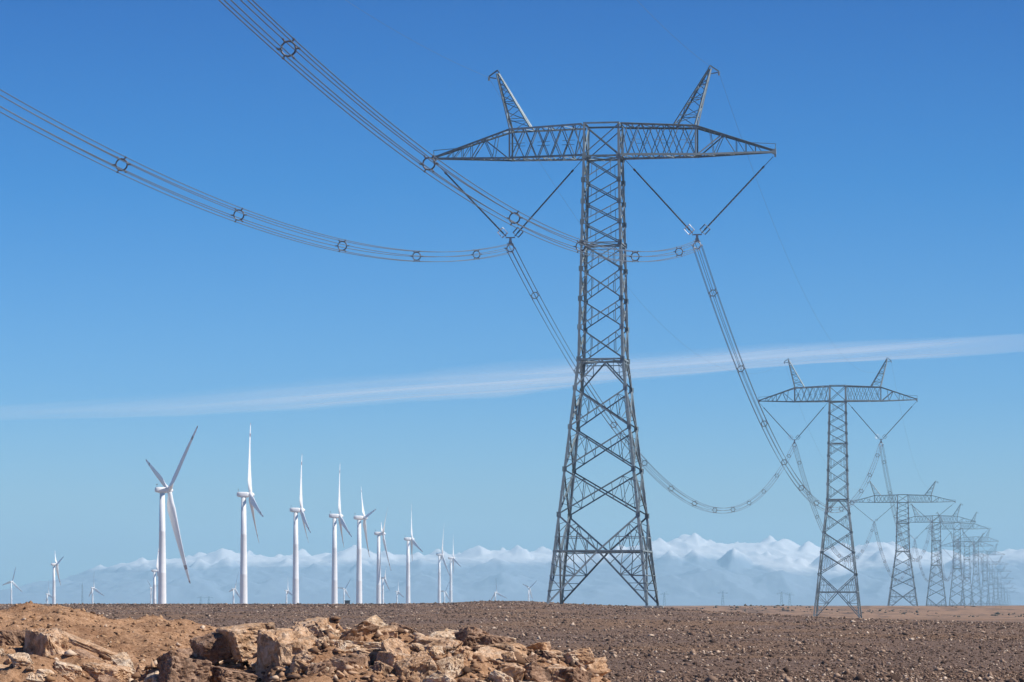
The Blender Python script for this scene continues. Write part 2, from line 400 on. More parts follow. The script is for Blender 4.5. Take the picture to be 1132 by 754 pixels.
# ---------------------------------------------------------------- cloud streak
def build_cloud():
    m = bpy.data.materials.new('thin_cloud'); m.use_nodes = True; nt = m.node_tree; nt.nodes.clear()
    o = nt.nodes.new('ShaderNodeOutputMaterial'); tr = nd(nt, 'ShaderNodeBsdfTransparent'); df = nd(nt, 'ShaderNodeBsdfDiffuse'); tl = nd(nt, 'ShaderNodeBsdfTranslucent')
    df.inputs[0].default_value = tl.inputs[0].default_value = (0.9, 0.9, 0.9, 1)
    ms = nd(nt, 'ShaderNodeMixShader'); ms.inputs[0].default_value = 0.75; nt.links.new(df.outputs[0], ms.inputs[1]); nt.links.new(tl.outputs[0], ms.inputs[2])
    mx = nd(nt, 'ShaderNodeMixShader'); nt.links.new(tr.outputs[0], mx.inputs[1]); nt.links.new(ms.outputs[0], mx.inputs[2])
    a_ = nd(nt, 'ShaderNodeAttribute', attribute_name='thickness')
    g = nd(nt, 'ShaderNodeNewGeometry'); mp0 = nd(nt, 'ShaderNodeMapping'); mp0.inputs['Rotation'].default_value = (0, 0, R(51)); mp = nd(nt, 'ShaderNodeMapping'); mp.inputs['Scale'].default_value = (0.00016, 0.0013, 0.0)
    nt.links.new(g.outputs['Position'], mp0.inputs[0]); nt.links.new(mp0.outputs[0], mp.inputs[0]); n = noise_node(nt, mp.outputs[0], 1.0, 6, 0.55, 0.4)
    mr = nd(nt, 'ShaderNodeMapRange'); mr.inputs['From Min'].default_value = 0.25; mr.inputs['From Max'].default_value = 0.75; mr.inputs['To Min'].default_value = 0.05; mr.inputs['To Max'].default_value = 1.7
    nt.links.new(n.outputs[0], mr.inputs['Value'])
    f = nd(nt, 'ShaderNodeMath', operation='MULTIPLY'); nt.links.new(a_.outputs['Fac'], f.inputs[0]); nt.links.new(mr.outputs[0], f.inputs[1])
    nt.links.new(f.outputs[0], mx.inputs[0]); nt.links.new(mx.outputs[0], o.inputs[0])
    D = 30000.0; k = D / 3827.0; n = 160; ns = 48; V = []; Fc = []; al = []
    MID = [(-500, 478), (-150, 464), (0, 456), (200, 447), (400, 432), (566, 418), (700, 405), (850, 393), (1000, 386), (1132, 379), (1400, 362), (1650, 348)]
    HALF = [(-500, 3), (0, 7), (200, 13), (400, 18), (566, 19), (700, 15), (850, 12), (1000, 10), (1132, 8), (1650, 4)]
    DEN = [(-500, 0.0), (-200, 0.2), (0, 0.5), (250, 0.6), (420, 0.8), (600, 1.0), (1000, 0.9), (1132, 0.8), (1400, 0.3), (1650, 0.0)]
    A = 2050.0; c0 = Vector((0, 31000.0, A))
    for i in range(n + 1):
        px = -500 + 2150 * i / n
        mid = interp(px, MID) + 1.5 * fbm(px * 0.006, 3.0)
        hh = interp(px, HALF) * (1 + 0.15 * fbm(px * 0.008, 8.0)); dn = interp(px, DEN)
        for q in range(ns):
            th = 2 * math.pi * q / ns; v = math.cos(th)
            dd = A / ((HY - (mid - hh * v)) / 3827.0)           # nearer edge of the sheet stands higher in the view
            V.append(Vector(((px - 566) / 3827.0 * dd, dd, A + 45 * math.sin(th))) - c0)
            u = (v + 1) / 2                                   # dense towards the far edge, fading towards the near one
            al.append(dn * 0.36 * sstep(0.0, 0.28, u) * (1 - sstep(0.25, 1.0, u)))
    for i in range(n):
        for q in range(ns):
            q2 = (q + 1) % ns; Fc.append((i * ns + q, i * ns + q2, (i + 1) * ns + q2, (i + 1) * ns + q))
    ob = link_mesh('cloud', V, Fc, m, smooth=True); ob.location = c0
    t_ = ob.data.attributes.new('thickness', 'FLOAT', 'POINT'); t_.data.foreach_set('value', al)
    tag(ob, 'long thin white cloud streak lying across the blue sky', 'cloud')
build_cloud()

# ---------------------------------------------------------------- power pylon
NODES = [0.0, 10.8, 16.1, 21.05, 25.6, 29.0, 32.75, 36.1, 39.6, 42.65, 45.1, 47.5, 50.0, 52.8]
ARM_Z, ARM_TOP = 52.8, 56.65
def hw(h): return interp(h, [(0, 5.98), (29.0, 2.72), (52.8, 2.17), (56.65, 2.12)])
STRING_X, BUNDLE_H, ARM_TIP = 11.0, 42.35, 20.0
HORN_TIP = (13.55, 0, 62.55)
def make_pylon(label):
    root = thing('power_pylon', label, 'power pylon', group='steel pylons of the power line')
    st = M['steel']; cnr = [(-1, -1), (1, -1), (1, 1), (-1, 1)]
    jit = lambda: rnd.uniform(0.0, 0.035)
    for sx, sy in cnr:                                                      # four corner legs
        mb = MB(); hs = [0, 29.0, 52.8, 56.65]; sz = [0.30, 0.27, 0.24]
        for (h0, h1), s_ in zip(zip(hs, hs[1:]), sz):
            mb.legl((sx * hw(h0), sy * hw(h0), h0 - (0.35 if h0 == 0 else 0)), (sx * hw(h1), sy * hw(h1), h1), s_, (-sx, 0, 0), (0, -sy, 0))
        for h in NODES[1:]:                                                 # gusset plates at the nodes
            mb.box((sx * (hw(h) - 0.16), sy * (hw(h) + 0.012), h), 0.26, 0.012, 0.3); mb.box((sx * (hw(h) + 0.012), sy * (hw(h) - 0.16), h), 0.012, 0.26, 0.3)
        mb.build('leg', st, root)
        fb = MB(); fb.box((sx * (hw(0) - 0.1), sy * (hw(0) - 0.1), -0.45), 0.55, 0.55, 0.55); fb.box((sx * (hw(0) - 0.1), sy * (hw(0) - 0.1), 0.13), 0.38, 0.38, 0.03)
        fb.build('footing', M['concrete'], root)
    for k in range(4):                                                      # four lattice faces
        A, B = cnr[k], cnr[(k + 1) % 4]
        nrm = Vector(((A[0] + B[0]) / 2, (A[1] + B[1]) / 2, 0))
        def pt(u, h):                                                       # u = -1..1 across the face
            w_ = hw(h); return Vector((((A[0] + B[0]) / 2 + (B[0] - A[0]) / 2 * u) * w_, ((A[1] + B[1]) / 2 + (B[1] - A[1]) / 2 * u) * w_, h))
        mb = MB()
        def mem(p, q, s_): mb.angle(p, q, s_, nrm, jit())
        # bottom panel: diagonals from the nodes at 10.8 m to the belt centre and on down to the feet
        C = pt(0, 6.56)
        mem(pt(-1, 6.56), pt(1, 6.56), 0.17); mem(pt(-1, 8.2), pt(-0.34, 8.2), 0.09); mem(pt(1, 8.2), pt(0.34, 8.2), 0.09)
        for u in (-1, 1):
            mem(pt(u, 10.8), C, 0.2); mem(C, pt(u * 0.99, 0.3), 0.2)
            dg = lambda t: C.lerp(pt(u * 0.99, 0.3), t); lg = lambda h: pt(u, h); ug = lambda t: pt(u, 10.8).lerp(C, t)
            for t, h in ((0.45, 3.7), (0.72, 1.9)):
                mem(lg(h), dg(t), 0.09)
            mem(lg(6.5), dg(0.45), 0.1); mem(lg(3.7), dg(0.72), 0.09); mem(lg(1.9), dg(0.9), 0.08)
            mem(pt(u * 0.55, 6.5), dg(0.45), 0.09); mem(pt(u * 0.55, 6.5), dg(0.24), 0.08); mem(lg(5.1), dg(0.45), 0.08); mem(lg(2.8), dg(0.60), 0.07); mem(pt(u * 0.78, 6.5), lg(5.1), 0.07)
            for t, uu in ((0.25, 0.80), (0.5, 0.5), (0.72, 0.27)):
                mem(ug(t), pt(u * uu, 6.6), 0.08)
            mem(ug(0.25), pt(u * 0.5, 6.6), 0.07); mem(ug(0.25), lg(8.2), 0.08); mem(lg(8.2), pt(u * 0.80, 6.6), 0.07); mem(ug(0.5), pt(u * 0.27, 6.6), 0.07); mem(lg(9.5), ug(0.2), 0.07)
        # X panels
        for h0, h1 in zip(NODES[1:], NODES[2:]):
            if h0 == 25.6:                                                  # inverted V under the waist belt
                T = pt(0, 29.0)
                for u in (-1, 1):
                    mem(T, pt(u, 25.6), 0.17)
                    mem(T.lerp(pt(u, 25.6), 0.5), pt(u * 0.55, 29.0), 0.08); mem(T.lerp(pt(u, 25.6), 0.5), pt(u, 27.5), 0.08); mem(pt(u * 0.55, 29.0), pt(u, 27.5), 0.08)
                mem(pt(-1, 29.0), pt(1, 29.0), 0.2); mem(pt(-1, 28.55), pt(1, 28.55), 0.10)
                continue
            big = h1 <= 25.7; s_ = 0.165 if big else (0.135 if h1 < 40 else 0.12)
            a0, a1, b0, b1 = pt(-1, h0), pt(1, h1), pt(1, h0), pt(-1, h1)
            mb.angle(a0, a1, s_, nrm, 0.0); mb.angle(b0, b1, s_, nrm, 0.06)
            w0, w1 = hw(h0), hw(h1); tc_ = w0 / (w0 + w1); Cc = a0.lerp(a1, tc_)
            for u, lo, hi in ((-1, a0, b1), (1, b0, a1)):
                if h1 > 43: 
                    mem(lo.lerp(Cc, 0.5), hi.lerp(Cc, 0.5), 0.06); continue
                mem(lo.lerp(Cc, 0.33), hi.lerp(Cc, 0.33), 0.08); mem(lo.lerp(Cc, 0.64), hi.lerp(Cc, 0.64), 0.07)
                mid = lo.lerp(hi, 0.5); mem(mid, lo.lerp(Cc, 0.33), 0.07); mem(mid, hi.lerp(Cc, 0.33), 0.07)
                if big: mem(lo.lerp(Cc, 0.64), hi.lerp(Cc, 0.33), 0.06); mem(lo.lerp(hi, 0.27), lo.lerp(Cc, 0.33), 0.06); mem(lo.lerp(hi, 0.73), hi.lerp(Cc, 0.33), 0.06)
        mem(pt(-1, 42.65), pt(1, 42.65), 0.14); mem(pt(-1, 42.3), pt(1, 42.3), 0.07)
        mem(pt(-1, 52.8), pt(1, 52.8), 0.22); mem(pt(-1, 56.65), pt(1, 56.65), 0.2)
        mb.angle(pt(-1, 52.9), pt(1, 56.55), 0.13, nrm, 0.0); mb.angle(pt(1, 52.9), pt(-1, 56.55), 0.13, nrm, 0.05)
        mb.build('lattice_face', st, root)
    for h in (6.56, 29.0, 42.65, 52.8):                                     # plan bracing
        mb = MB(); w_ = hw(h) - 0.1
        mb.angle((-w_, -w_, h), (w_, w_, h), 0.1, (0, 0, 1), 0.10); mb.angle((-w_, w_, h), (w_, -w_, h), 0.1, (0, 0, 1), 0.16)
        for a_, b_ in (((-w_, 0), (0, -w_)), ((0, -w_), (w_, 0)), ((w_, 0), (0, w_)), ((0, w_), (-w_, 0))):
            mb.angle((*a_, h), (*b_, h), 0.08, (0, 0, 1), 0.05)
        mb.build('plan_bracing', st, root)
    def yb(x): return interp(abs(x), [(2.17, 2.17), (10.94, 1.25), (20.0, 0.18)])
    def zt(x): return interp(abs(x), [(2.17, 56.65), (10.94, 56.3), (20.0, 53.35)])
    def zb(x): return interp(abs(x), [(2.17, 52.8), (10.94, 52.75), (20.0, 53.0)])
    for s in (-1, 1):                                                       # two crossarm halves
        mb = MB()
        for f in (-1, 1):
            n_ = Vector((0, f, 0))
            T = lambda x: Vector((s * x, f * yb(x), zt(x))); B_ = lambda x: Vector((s * x, f * yb(x), zb(x)))
            mb.angle(B_(2.3), B_(10.94), 0.24, (0, 0, -1)); mb.angle(B_(10.94), B_(19.9), 0.21, (0, 0, -1))
            mb.angle(T(2.3), T(10.94), 0.22, (0, 0, 1)); mb.angle(T(10.94), T(19.9), 0.21, (0, 0, 1))
            mb.angle(T(10.94), B_(10.94), 0.18, n_, 0.01)
            xs = np.linspace(2.3, 10.85, 7) if f > 0 else np.array([2.3, 3.1, 4.6, 6.1, 7.6, 9.1, 10.85])
            for i in range(6):                                              # crossed lacing, bays staggered front and back
                mb.angle(B_(xs[i]), T(xs[i + 1]), 0.10, n_, 0.0); mb.angle(T(xs[i]), B_(xs[i + 1]), 0.10, n_, 0.05)
                if i % 2: mb.angle(T(xs[i]).lerp(B_(xs[i]), 0.5), T(xs[i + 1]).lerp(B_(xs[i + 1]), 0.5), 0.05, n_, 0.09)
            mb.angle(T(14.1), B_(11.0), 0.14, n_, 0.02); mb.angle(T(14.1), B_(13.0), 0.08, n_, 0.0); mb.angle(T(12.5), B_(13.0), 0.07, n_, 0.05); mb.angle(T(14.1), B_(15.6), 0.10, n_, 0.0)
            for x0, x1 in ((15.6, 16.7), (16.7, 17.8), (17.8, 18.7)):
                mb.angle(B_(x0), T(x0), 0.07, n_, 0.03); mb.angle(T(x0), B_(x1), 0.07, n_, 0.06)
        xs = np.linspace(2.3, 19.0, 15)
        for i in range(14):                                                 # lacing between front and back chords
            for zf, nn in ((zb, (0, 0, -1)), (zt, (0, 0, 1))):
                sg = 1 if i % 2 else -1
                mb.angle((s * xs[i], sg * yb(xs[i]), zf(xs[i])), (s * xs[i + 1], -sg * yb(xs[i + 1]), zf(xs[i + 1])), 0.09, nn, rnd.uniform(0.03, 0.07))
                mb.angle((s * xs[i], -yb(xs[i]), zf(xs[i])), (s * xs[i], yb(xs[i]), zf(xs[i])), 0.09, nn, 0.10)
        mb.box((s * 20.0, 0, 53.15), 0.22, 0.2, 0.3); mb.box((s * 20.1, 0, 52.75), 0.1, 0.05, 0.25)
        mb.angle((s * 17.2, 0, 54.25), (s * 20.15, 0, 54.05), 0.07, (0, 1, 0)); mb.angle((s * 20.15, 0, 54.05), (s * 20.1, 0, 53.4), 0.07, (0, 1, 0))
        mb.build('crossarm', st, root)
        mb = MB()                                                           # earth wire peak
        tip = Vector((s * 12.55, 0, 63.1)); base = [(10.94, -1), (10.94, 1), (8.4, 1), (8.4, -1)]
        P = [Vector((s * x, f * yb(x), zt(x))) for x, f in base]
        Q = [tip + Vector((s * dx, f * 0.14, -0.1)) for dx, f in ((0.12, -1), (0.12, 1), (-0.2, 1), (-0.2, -1))]
        for p, q in zip(P, Q): mb.angle(p, q, 0.17, (p - Vector((s * 9.7, 0, p.z))))
        lv = [0, 0.17, 0.33, 0.48, 0.61, 0.73, 0.84, 0.93]
        for k in range(4):
            k2 = (k + 1) % 4; n_ = ((P[k] + P[k2]) / 2 - Vector((s * 9.7, 0, 56.5)))
            for i in range(len(lv) - 1):
                a_, b_ = (k, k2) if (i + k) % 2 else (k2, k)
                mb.angle(P[a_].lerp(Q[a_], lv[i]), P[b_].lerp(Q[b_], lv[i + 1]), 0.08, n_, rnd.uniform(0.0, 0.04))
                if i % 2: mb.angle(P[k].lerp(Q[k], lv[i]), P[k2].lerp(Q[k2], lv[i]), 0.07, n_, 0.05)
        hx = Vector((s * HORN_TIP[0], 0, HORN_TIP[2]))
        mb.angle(tip + Vector((0, 0, 0.25)), hx + Vector((0, 0, 0.1)), 0.14, (0, 1, 0)); mb.angle(tip + Vector((s * 0.1, 0, -0.7)), hx, 0.12, (0, 1, 0)); mb.angle(tip + Vector((-s * 0.25, 0, -0.1)), tip + Vector((0, 0, 0.3)), 0.14, (0, 1, 0))
        mb.box(hx - Vector((0, 0, 0.15)), 0.1, 0.12, 0.22)
        mb.build('earth_wire_peak', st, root)
        # V of two insulator strings carrying the conductor yoke
        for inner in (False, True):
            top = Vector((s * (2.55 if inner else 19.85), 0, 52.55)); bot = Vector((s * (STRING_X + (-0.5 if inner else 0.5)), 0, 43.75))
            d = (bot - top); L = d.length; d.normalize()
            pts = []; rad = []
            def add(t, r_): pts.append(top + d * t); rad.append(r_)
            add(0, 0.035); add(1.5, 0.035); add(1.5, 0.12); add(1.85, 0.12); add(1.86, 0.06)
            t = 2.0; n = 46; stp = (L - 2.5) / n
            for i in range(n):
                add(t, 0.075); add(t + stp * 0.45, 0.145 if i % 2 else 0.12); add(t + stp * 0.55, 0.075); t += stp
            add(L - 0.4, 0.06); add(L, 0.06)
            mb = MB(); mb.tube(pts, rad, 8); so = mb.build('insulator_string', M['insulator'], root)
            ax = Vector((0, 1, 0)); cx = d.cross(ax)
            g = MB()
            for yy in (-0.16, 0.16):
                c = top + d * (L - 0.62) + ax * yy
                g.tube([c + d * 0.42 + cx * 0.42, c + d * 0.42 - cx * 0.42, c - d * 0.42 - cx * 0.42, c - d * 0.42 + cx * 0.42], 0.055, 6, True)
            g.tube([top + d * (L - 0.62) - cx * 0.42 - ax * 0.16, top + d * (L - 0.62) - cx * 0.42 + ax * 0.16], 0.04, 6); g.tube([top + d * (L - 0.62) + cx * 0.42 - ax * 0.16, top + d * (L - 0.62) + cx * 0.42 + ax * 0.16], 0.04, 6)
            g.build('grading_ring', M['glint'] if (s > 0) == inner else M['fitting'], so)  # left string of each V: sun glint painted as paler ring metal
        y_ = MB(); X = s * STRING_X
        y_.box((X - 0.28, 0, 43.6), 0.28, 0.03, 0.07); y_.box((X + 0.28, 0, 43.6), 0.27, 0.034, 0.07); y_.box((X, 0, 43.3), 0.14, 0.05, 0.32)
        ring = [Vector((X + 0.42 * math.cos(a_), 0, BUNDLE_H + 0.42 * math.sin(a_))) for a_ in np.linspace(0, 2 * math.pi, 13)[:-1]]
        y_.tube(ring, 0.07, 6, True); y_.box((X, 0, 42.95), 0.2, 0.06, 0.22)
        for k in range(6):
            a_ = k * math.pi / 3; c = Vector((X + 0.58 * math.cos(a_), 0, BUNDLE_H + 0.58 * math.sin(a_)))
            y_.tube([c + Vector((0, -0.55, 0.02)), c + Vector((0, -0.2, 0.0)), c + Vector((0, 0.2, 0)), c + Vector((0, 0.55, 0.02))], [0.03, 0.075, 0.075, 0.03], 6)
            y_.tube([c, Vector((X + 0.42 * math.cos(a_), 0, BUNDLE_H + 0.42 * math.sin(a_)))], 0.05, 5)
        y_.build('conductor_yoke', M['yoke'], root)
    return root

# (centre px, depth, crossarm-bottom py) of every pylon of the line, nearest first
LINE = [(667, 405, 174.5), (926, 882, 444), (998, 1337, 555.5), (1035, 1790, 577.5), (1058, 2250, 585), (1069, 2690, 604), (1079, 3140, 599),
        (1089, 3600, 613.5), (1095.5, 4080, 624), (1101, 4560, 632), (1105, 5060, 640), (1108.5, 5600, 646), (1112, 6300, 651), (1115, 7000, 655)]
PLABEL = ['tallest steel lattice pylon, nearest, filling the middle of the picture', 'second largest steel pylon, right of the nearest one with a wide gap',
          'third pylon back, its crossarm just below the second pylon arm and overlapping its right side', 'fourth pylon back, half hidden by the third pylon crossarm',
          'fifth pylon back, its arm tip just under the fourth pylon arm', 'sixth pylon back in the crowded row, its arm low on the right',
          'seventh pylon back in the crowded row, its arm slightly above the sixth', 'eighth pylon back, bluish in the haze, arm well under the seventh',
          'ninth pylon back, faint, between the eighth and tenth of the row', 'tenth pylon back, faint and short behind the ninth', 'eleventh pylon back, fourth from the far end of the row',
          'twelfth pylon back, third from the far end of the row', 'thirteenth pylon back, last but one at the far end', 'farthest and smallest pylon at the end of the row']
LINE_YAW = -math.atan2(578.6, 3827.0)
pyl = []                        # (origin, yaw, z scale)
proto = make_pylon(PLABEL[0])
for i, (px, d, py) in enumerate(LINE):
    p = at(px, py, d); gz = terrain(p.x, p.y) - 0.05
    if i == 0: gz = min(terrain(p.x + a, p.y + b) for a in (-6, 6) for b in (-6, 6)) + 0.1
    sc = (p.z - gz) / ARM_Z
    o = proto if i == 0 else copy_tree(proto)
    o['label'] = PLABEL[i]
    o.location = (p.x, p.y, gz); o.rotation_euler = (0, 0, LINE_YAW); o.scale = (1, 1, sc)
    pyl.append((Vector((p.x, p.y, gz)), sc))
def on_pylon(i, lx, lz):
    o, sc = pyl[i]; c, s = math.cos(LINE_YAW), math.sin(LINE_YAW)
    return Vector((o.x + lx * c, o.y + lx * s, o.z + lz * sc))
# the pylon behind the photographer's left shoulder is out of the picture: only its hanging points
ud = Vector((math.sin(-LINE_YAW), math.cos(LINE_YAW), 0))
SPAN0 = 346.0
def before(lx, lz):
    return on_pylon(0, lx, lz) - ud * SPAN0 - Vector((0, 0, 2.2 if lx > 0 else 0.2))

# ---------------------------------------------------------------- conductors
HEX = [(0.58 * math.cos(k * math.pi / 3), 0.58 * math.sin(k * math.pi / 3)) for k in range(6)]
side = Vector((math.cos(LINE_YAW), math.sin(LINE_YAW), 0))
def make_spacer():
    mb = MB()
    ring = [(side * (0.40 * math.cos(a)) + Vector((0, 0, 0.40 * math.sin(a)))) for a in np.linspace(0, 2 * math.pi, 13)[:-1]]
    mb.tube(ring, 0.055, 6, True)
    for hx, hz in HEX:
        o = side * hx + Vector((0, 0, hz)); mb.tube([o * 0.70, o * 0.98], 0.05, 5); mb.tube([o - ud * 0.13, o + ud * 0.13], 0.06, 6)
    me = bpy.data.meshes.new('spacer'); me.from_pydata([tuple(v) for v in mb.v], [], mb.f); me.update(); me.materials.append(M['fitting'])
    return me
SPACER = make_spacer()
SAG = 0.0004
def sagpt(a, b, t, sag):
    L = (b - a).length; p = a.lerp(b, t); p.z -= sag * L * L * t * (1 - t); return p
def bundle(a, b, label, spacers, detail=True, sag=SAG):
    n = 64
    root = thing('conductor_bundle', label, 'power cable', a, group='bundled conductors of the power line')
    pts = [sagpt(a, b, i / n, sag) - a for i in range(n + 1)]
    if detail:
        for hx, hz in HEX:
            mb = MB(); mb.tube([p + side * hx + Vector((0, 0, hz)) for p in pts], 0.032, 5); mb.build('wire', M['wire'], root)
        for t in spacers:
            o = bpy.data.objects.new('spacer', SPACER); COL.objects.link(o); o.parent = root; o.location = sagpt(a, b, t, sag) - a
            q = sagpt(a, b, t + 0.01, sag) - sagpt(a, b, t - 0.01, sag)
            o.rotation_euler = Matrix.Rotation(math.atan2(q.z, math.hypot(q.x, q.y)), 3, side).to_euler()
    else:
        mb = MB()
        for hx, hz in HEX: mb.tube([p + side * hx + Vector((0, 0, hz)) for p in pts[::2]], 0.024, 4)
        mb.build('wires', M['wire'], root)
    return root
def ts_from_depths(a, b, ds): return [(d - a.y) / (b.y - a.y) for d in ds]
a, b = before(-STRING_X, BUNDLE_H), on_pylon(0, -STRING_X, BUNDLE_H)
bundle(a, b, 'left bundle of six wires sweeping in from the left edge to the nearest pylon', ts_from_depths(a, b, (120, 158, 196, 233.6, 268, 308, 345, 382)))
a, b = before(STRING_X, BUNDLE_H), on_pylon(0, STRING_X, BUNDLE_H)
bundle(a, b, 'right bundle of six wires sweeping down from the top edge to the nearest pylon', ts_from_depths(a, b, (105, 143, 182.7, 225, 262, 300, 341, 383)))
OW = ['second', 'third', 'fourth', 'fifth', 'sixth', 'seventh']
for i in range(0, 6):
    for s, nm in ((-1, 'left'), (1, 'right')):
        a, b = on_pylon(i, s * STRING_X, BUNDLE_H), on_pylon(i + 1, s * STRING_X, BUNDLE_H)
        lab = ('%s bundle of six wires dipping from the nearest pylon to the second' % nm) if i == 0 else '%s wire bundle sagging from the %s pylon to the %s' % (nm, OW[i - 1], OW[i])
        nsp = 12
        bundle(a, b, lab, [(k + 0.5) / nsp for k in range(nsp)], detail=i < 4, sag=SAG)
def earth_wire(a, b, label, sag=0.00025):
    mb = MB(); n = 40
    mb.tube([sagpt(a, b, i / n, sag) for i in range(n + 1)], 0.012, 5)
    tag(mb.build('earth_wire', M['wire']), label, 'earth wire', 'thin earth wires along the pylon tops')
for s, nm in ((-1, 'left'), (1, 'right')):
    earth_wire(before(s * HORN_TIP[0], HORN_TIP[2]), on_pylon(0, s * HORN_TIP[0], HORN_TIP[2]), 'thin single wire from the top edge to the nearest pylon %s peak' % nm)
    earth_wire(on_pylon(0, s * HORN_TIP[0], HORN_TIP[2]), on_pylon(1, s * HORN_TIP[0], HORN_TIP[2]), 'thin single wire from the nearest pylon %s peak down to the second pylon' % nm)
    earth_wire(on_pylon(1, s * HORN_TIP[0], HORN_TIP[2]), on_pylon(2, s * HORN_TIP[0], HORN_TIP[2]), 'thin single wire from the second pylon %s peak to the third pylon' % nm)

# small pylons of other lines far across the plain
FARP = [(734.5, 655, 15000, 'tiny hazy pylon just right of the nearest pylon foot'), (799, 653.5, 13500, 'tiny hazy pylon halfway between the two nearest pylons'),
        (864, 654, 13500, 'left one of two tiny hazy pylons left of the second pylon'), (873, 656, 14500, 'right one of two tiny hazy pylons left of the second pylon'),
        (222, 659.5, 15000, 'left one of two tiny pylons between the two tallest turbines'), (231, 659.5, 15200, 'right one of two tiny pylons between the two tallest turbines')]
def far_pylon_mesh():
    mb = MB(); H = 40.0; hwf = lambda h: 3.6 - 2.4 * h / H
    for sx, sy in ((-1, -1), (1, -1), (1, 1), (-1, 1)):
        mb.legl((sx * hwf(-1), sy * hwf(-1), -1), (sx * hwf(H), sy * hwf(H), H), 0.55, (-sx, 0, 0), (0, -sy, 0))
    hs = [0, 9, 17, 24, 30, 35, 40]
    for h0, h1 in zip(hs, hs[1:]):
        for f in (-1, 1):
            mb.angle((-hwf(h0), f * hwf(h0), h0), (hwf(h1), f * hwf(h1), h1), 0.4, (0, f, 0)); mb.angle((hwf(h0), f * hwf(h0), h0), (-hwf(h1), f * hwf(h1), h1), 0.4, (0, f, 0), 0.1)
            mb.angle((f * hwf(h0), -hwf(h0), h0), (f * hwf(h1), hwf(h1), h1), 0.4, (f, 0, 0))
    for s_ in (-1, 1):
        for f in (-1, 1):
            mb.angle((s_ * 1.2, f * 1.2, 34), (s_ * 12.5, 0, 35), 0.5, (0, f, 0)); mb.angle((s_ * 1.2, f * 1.2, 37.5), (s_ * 12.5, 0, 35.1), 0.5, (0, f, 0))
            for k in range(3): mb.angle((s_ * (2.5 + 3 * k), f * (1 - 0.28 * k), 34.2 + 0.26 * k), (s_ * (4.0 + 3 * k), f * (0.9 - 0.28 * k), 36.9 - 0.65 * k), 0.35, (0, f, 0))
        mb.angle((s_ * 0.6, 0, 40), (s_ * 6.5, 0, 43.5), 0.45, (0, 1, 0)); mb.angle((s_ * 5.0, 0, 36.8), (s_ * 6.5, 0, 43.4), 0.4, (0, 1, 0))
        mb.tube([(s_ * 9, 0, 34.4), (s_ * 9, 0, 31.5)], 0.2, 6)
    me = bpy.data.meshes.new('far_pylon'); me.from_pydata([tuple(v) for v in mb.v], [], mb.f); me.update(); me.materials.append(M['steel']); return me
FPM = far_pylon_mesh()
for px, py, d, lab in FARP:
    d *= 0.58; p = at(px, py, d); gz = terrain(p.x, p.y)
    o = bpy.data.objects.new('power_pylon', FPM); COL.objects.link(o); o.location = (p.x, p.y, gz); o.rotation_euler = (0, 0, R(rnd.uniform(-25, 25)))
    o.scale = (1, 1, max(0.5, (p.z - gz) / 40.0)); tag(o, lab, 'power pylon', 'tiny pylons far across the plain')

def lattice_mast():
    d = 5200.0; p = at(91, 646, d); gz = terrain(p.x, p.y); H = p.z - gz
    root = thing('lattice_mast', 'slim grey lattice mast among the small turbines at far left', 'mast', (p.x, p.y, gz))
    mb = MB(); n = 12; hwm = lambda t: 1.5 - 1.0 * t
    for sx, sy in ((-1, -1), (1, -1), (1, 1), (-1, 1)):
        mb.legl((sx * hwm(0), sy * hwm(0), -0.3), (sx * hwm(1), sy * hwm(1), H), 0.22, (-sx, 0, 0), (0, -sy, 0))
    for i in range(n):
        t0, t1 = i / n, (i + 1) / n
        for f in (-1, 1):
            mb.angle((-hwm(t0), f * hwm(t0), t0 * H), (hwm(t1), f * hwm(t1), t1 * H), 0.14, (0, f, 0), 0.0); mb.angle((hwm(t0), f * hwm(t0), t0 * H), (-hwm(t1), f * hwm(t1), t1 * H), 0.14, (0, f, 0), 0.05)
            mb.angle((f * hwm(t0), -hwm(t0), t0 * H), (f * hwm(t1), hwm(t1), t1 * H), 0.14, (f, 0, 0), 0.0)
    mb.build('lattice_shaft', M['steel'], root)
    h = MB(); h.box((0, 0, H + 0.25), 0.9, 0.9, 0.12); h.tube([(0, 0, H + 0.3), (0, 0, H + 3.0)], 0.12, 6); h.build('platform', M['steel'], root)
lattice_mast()

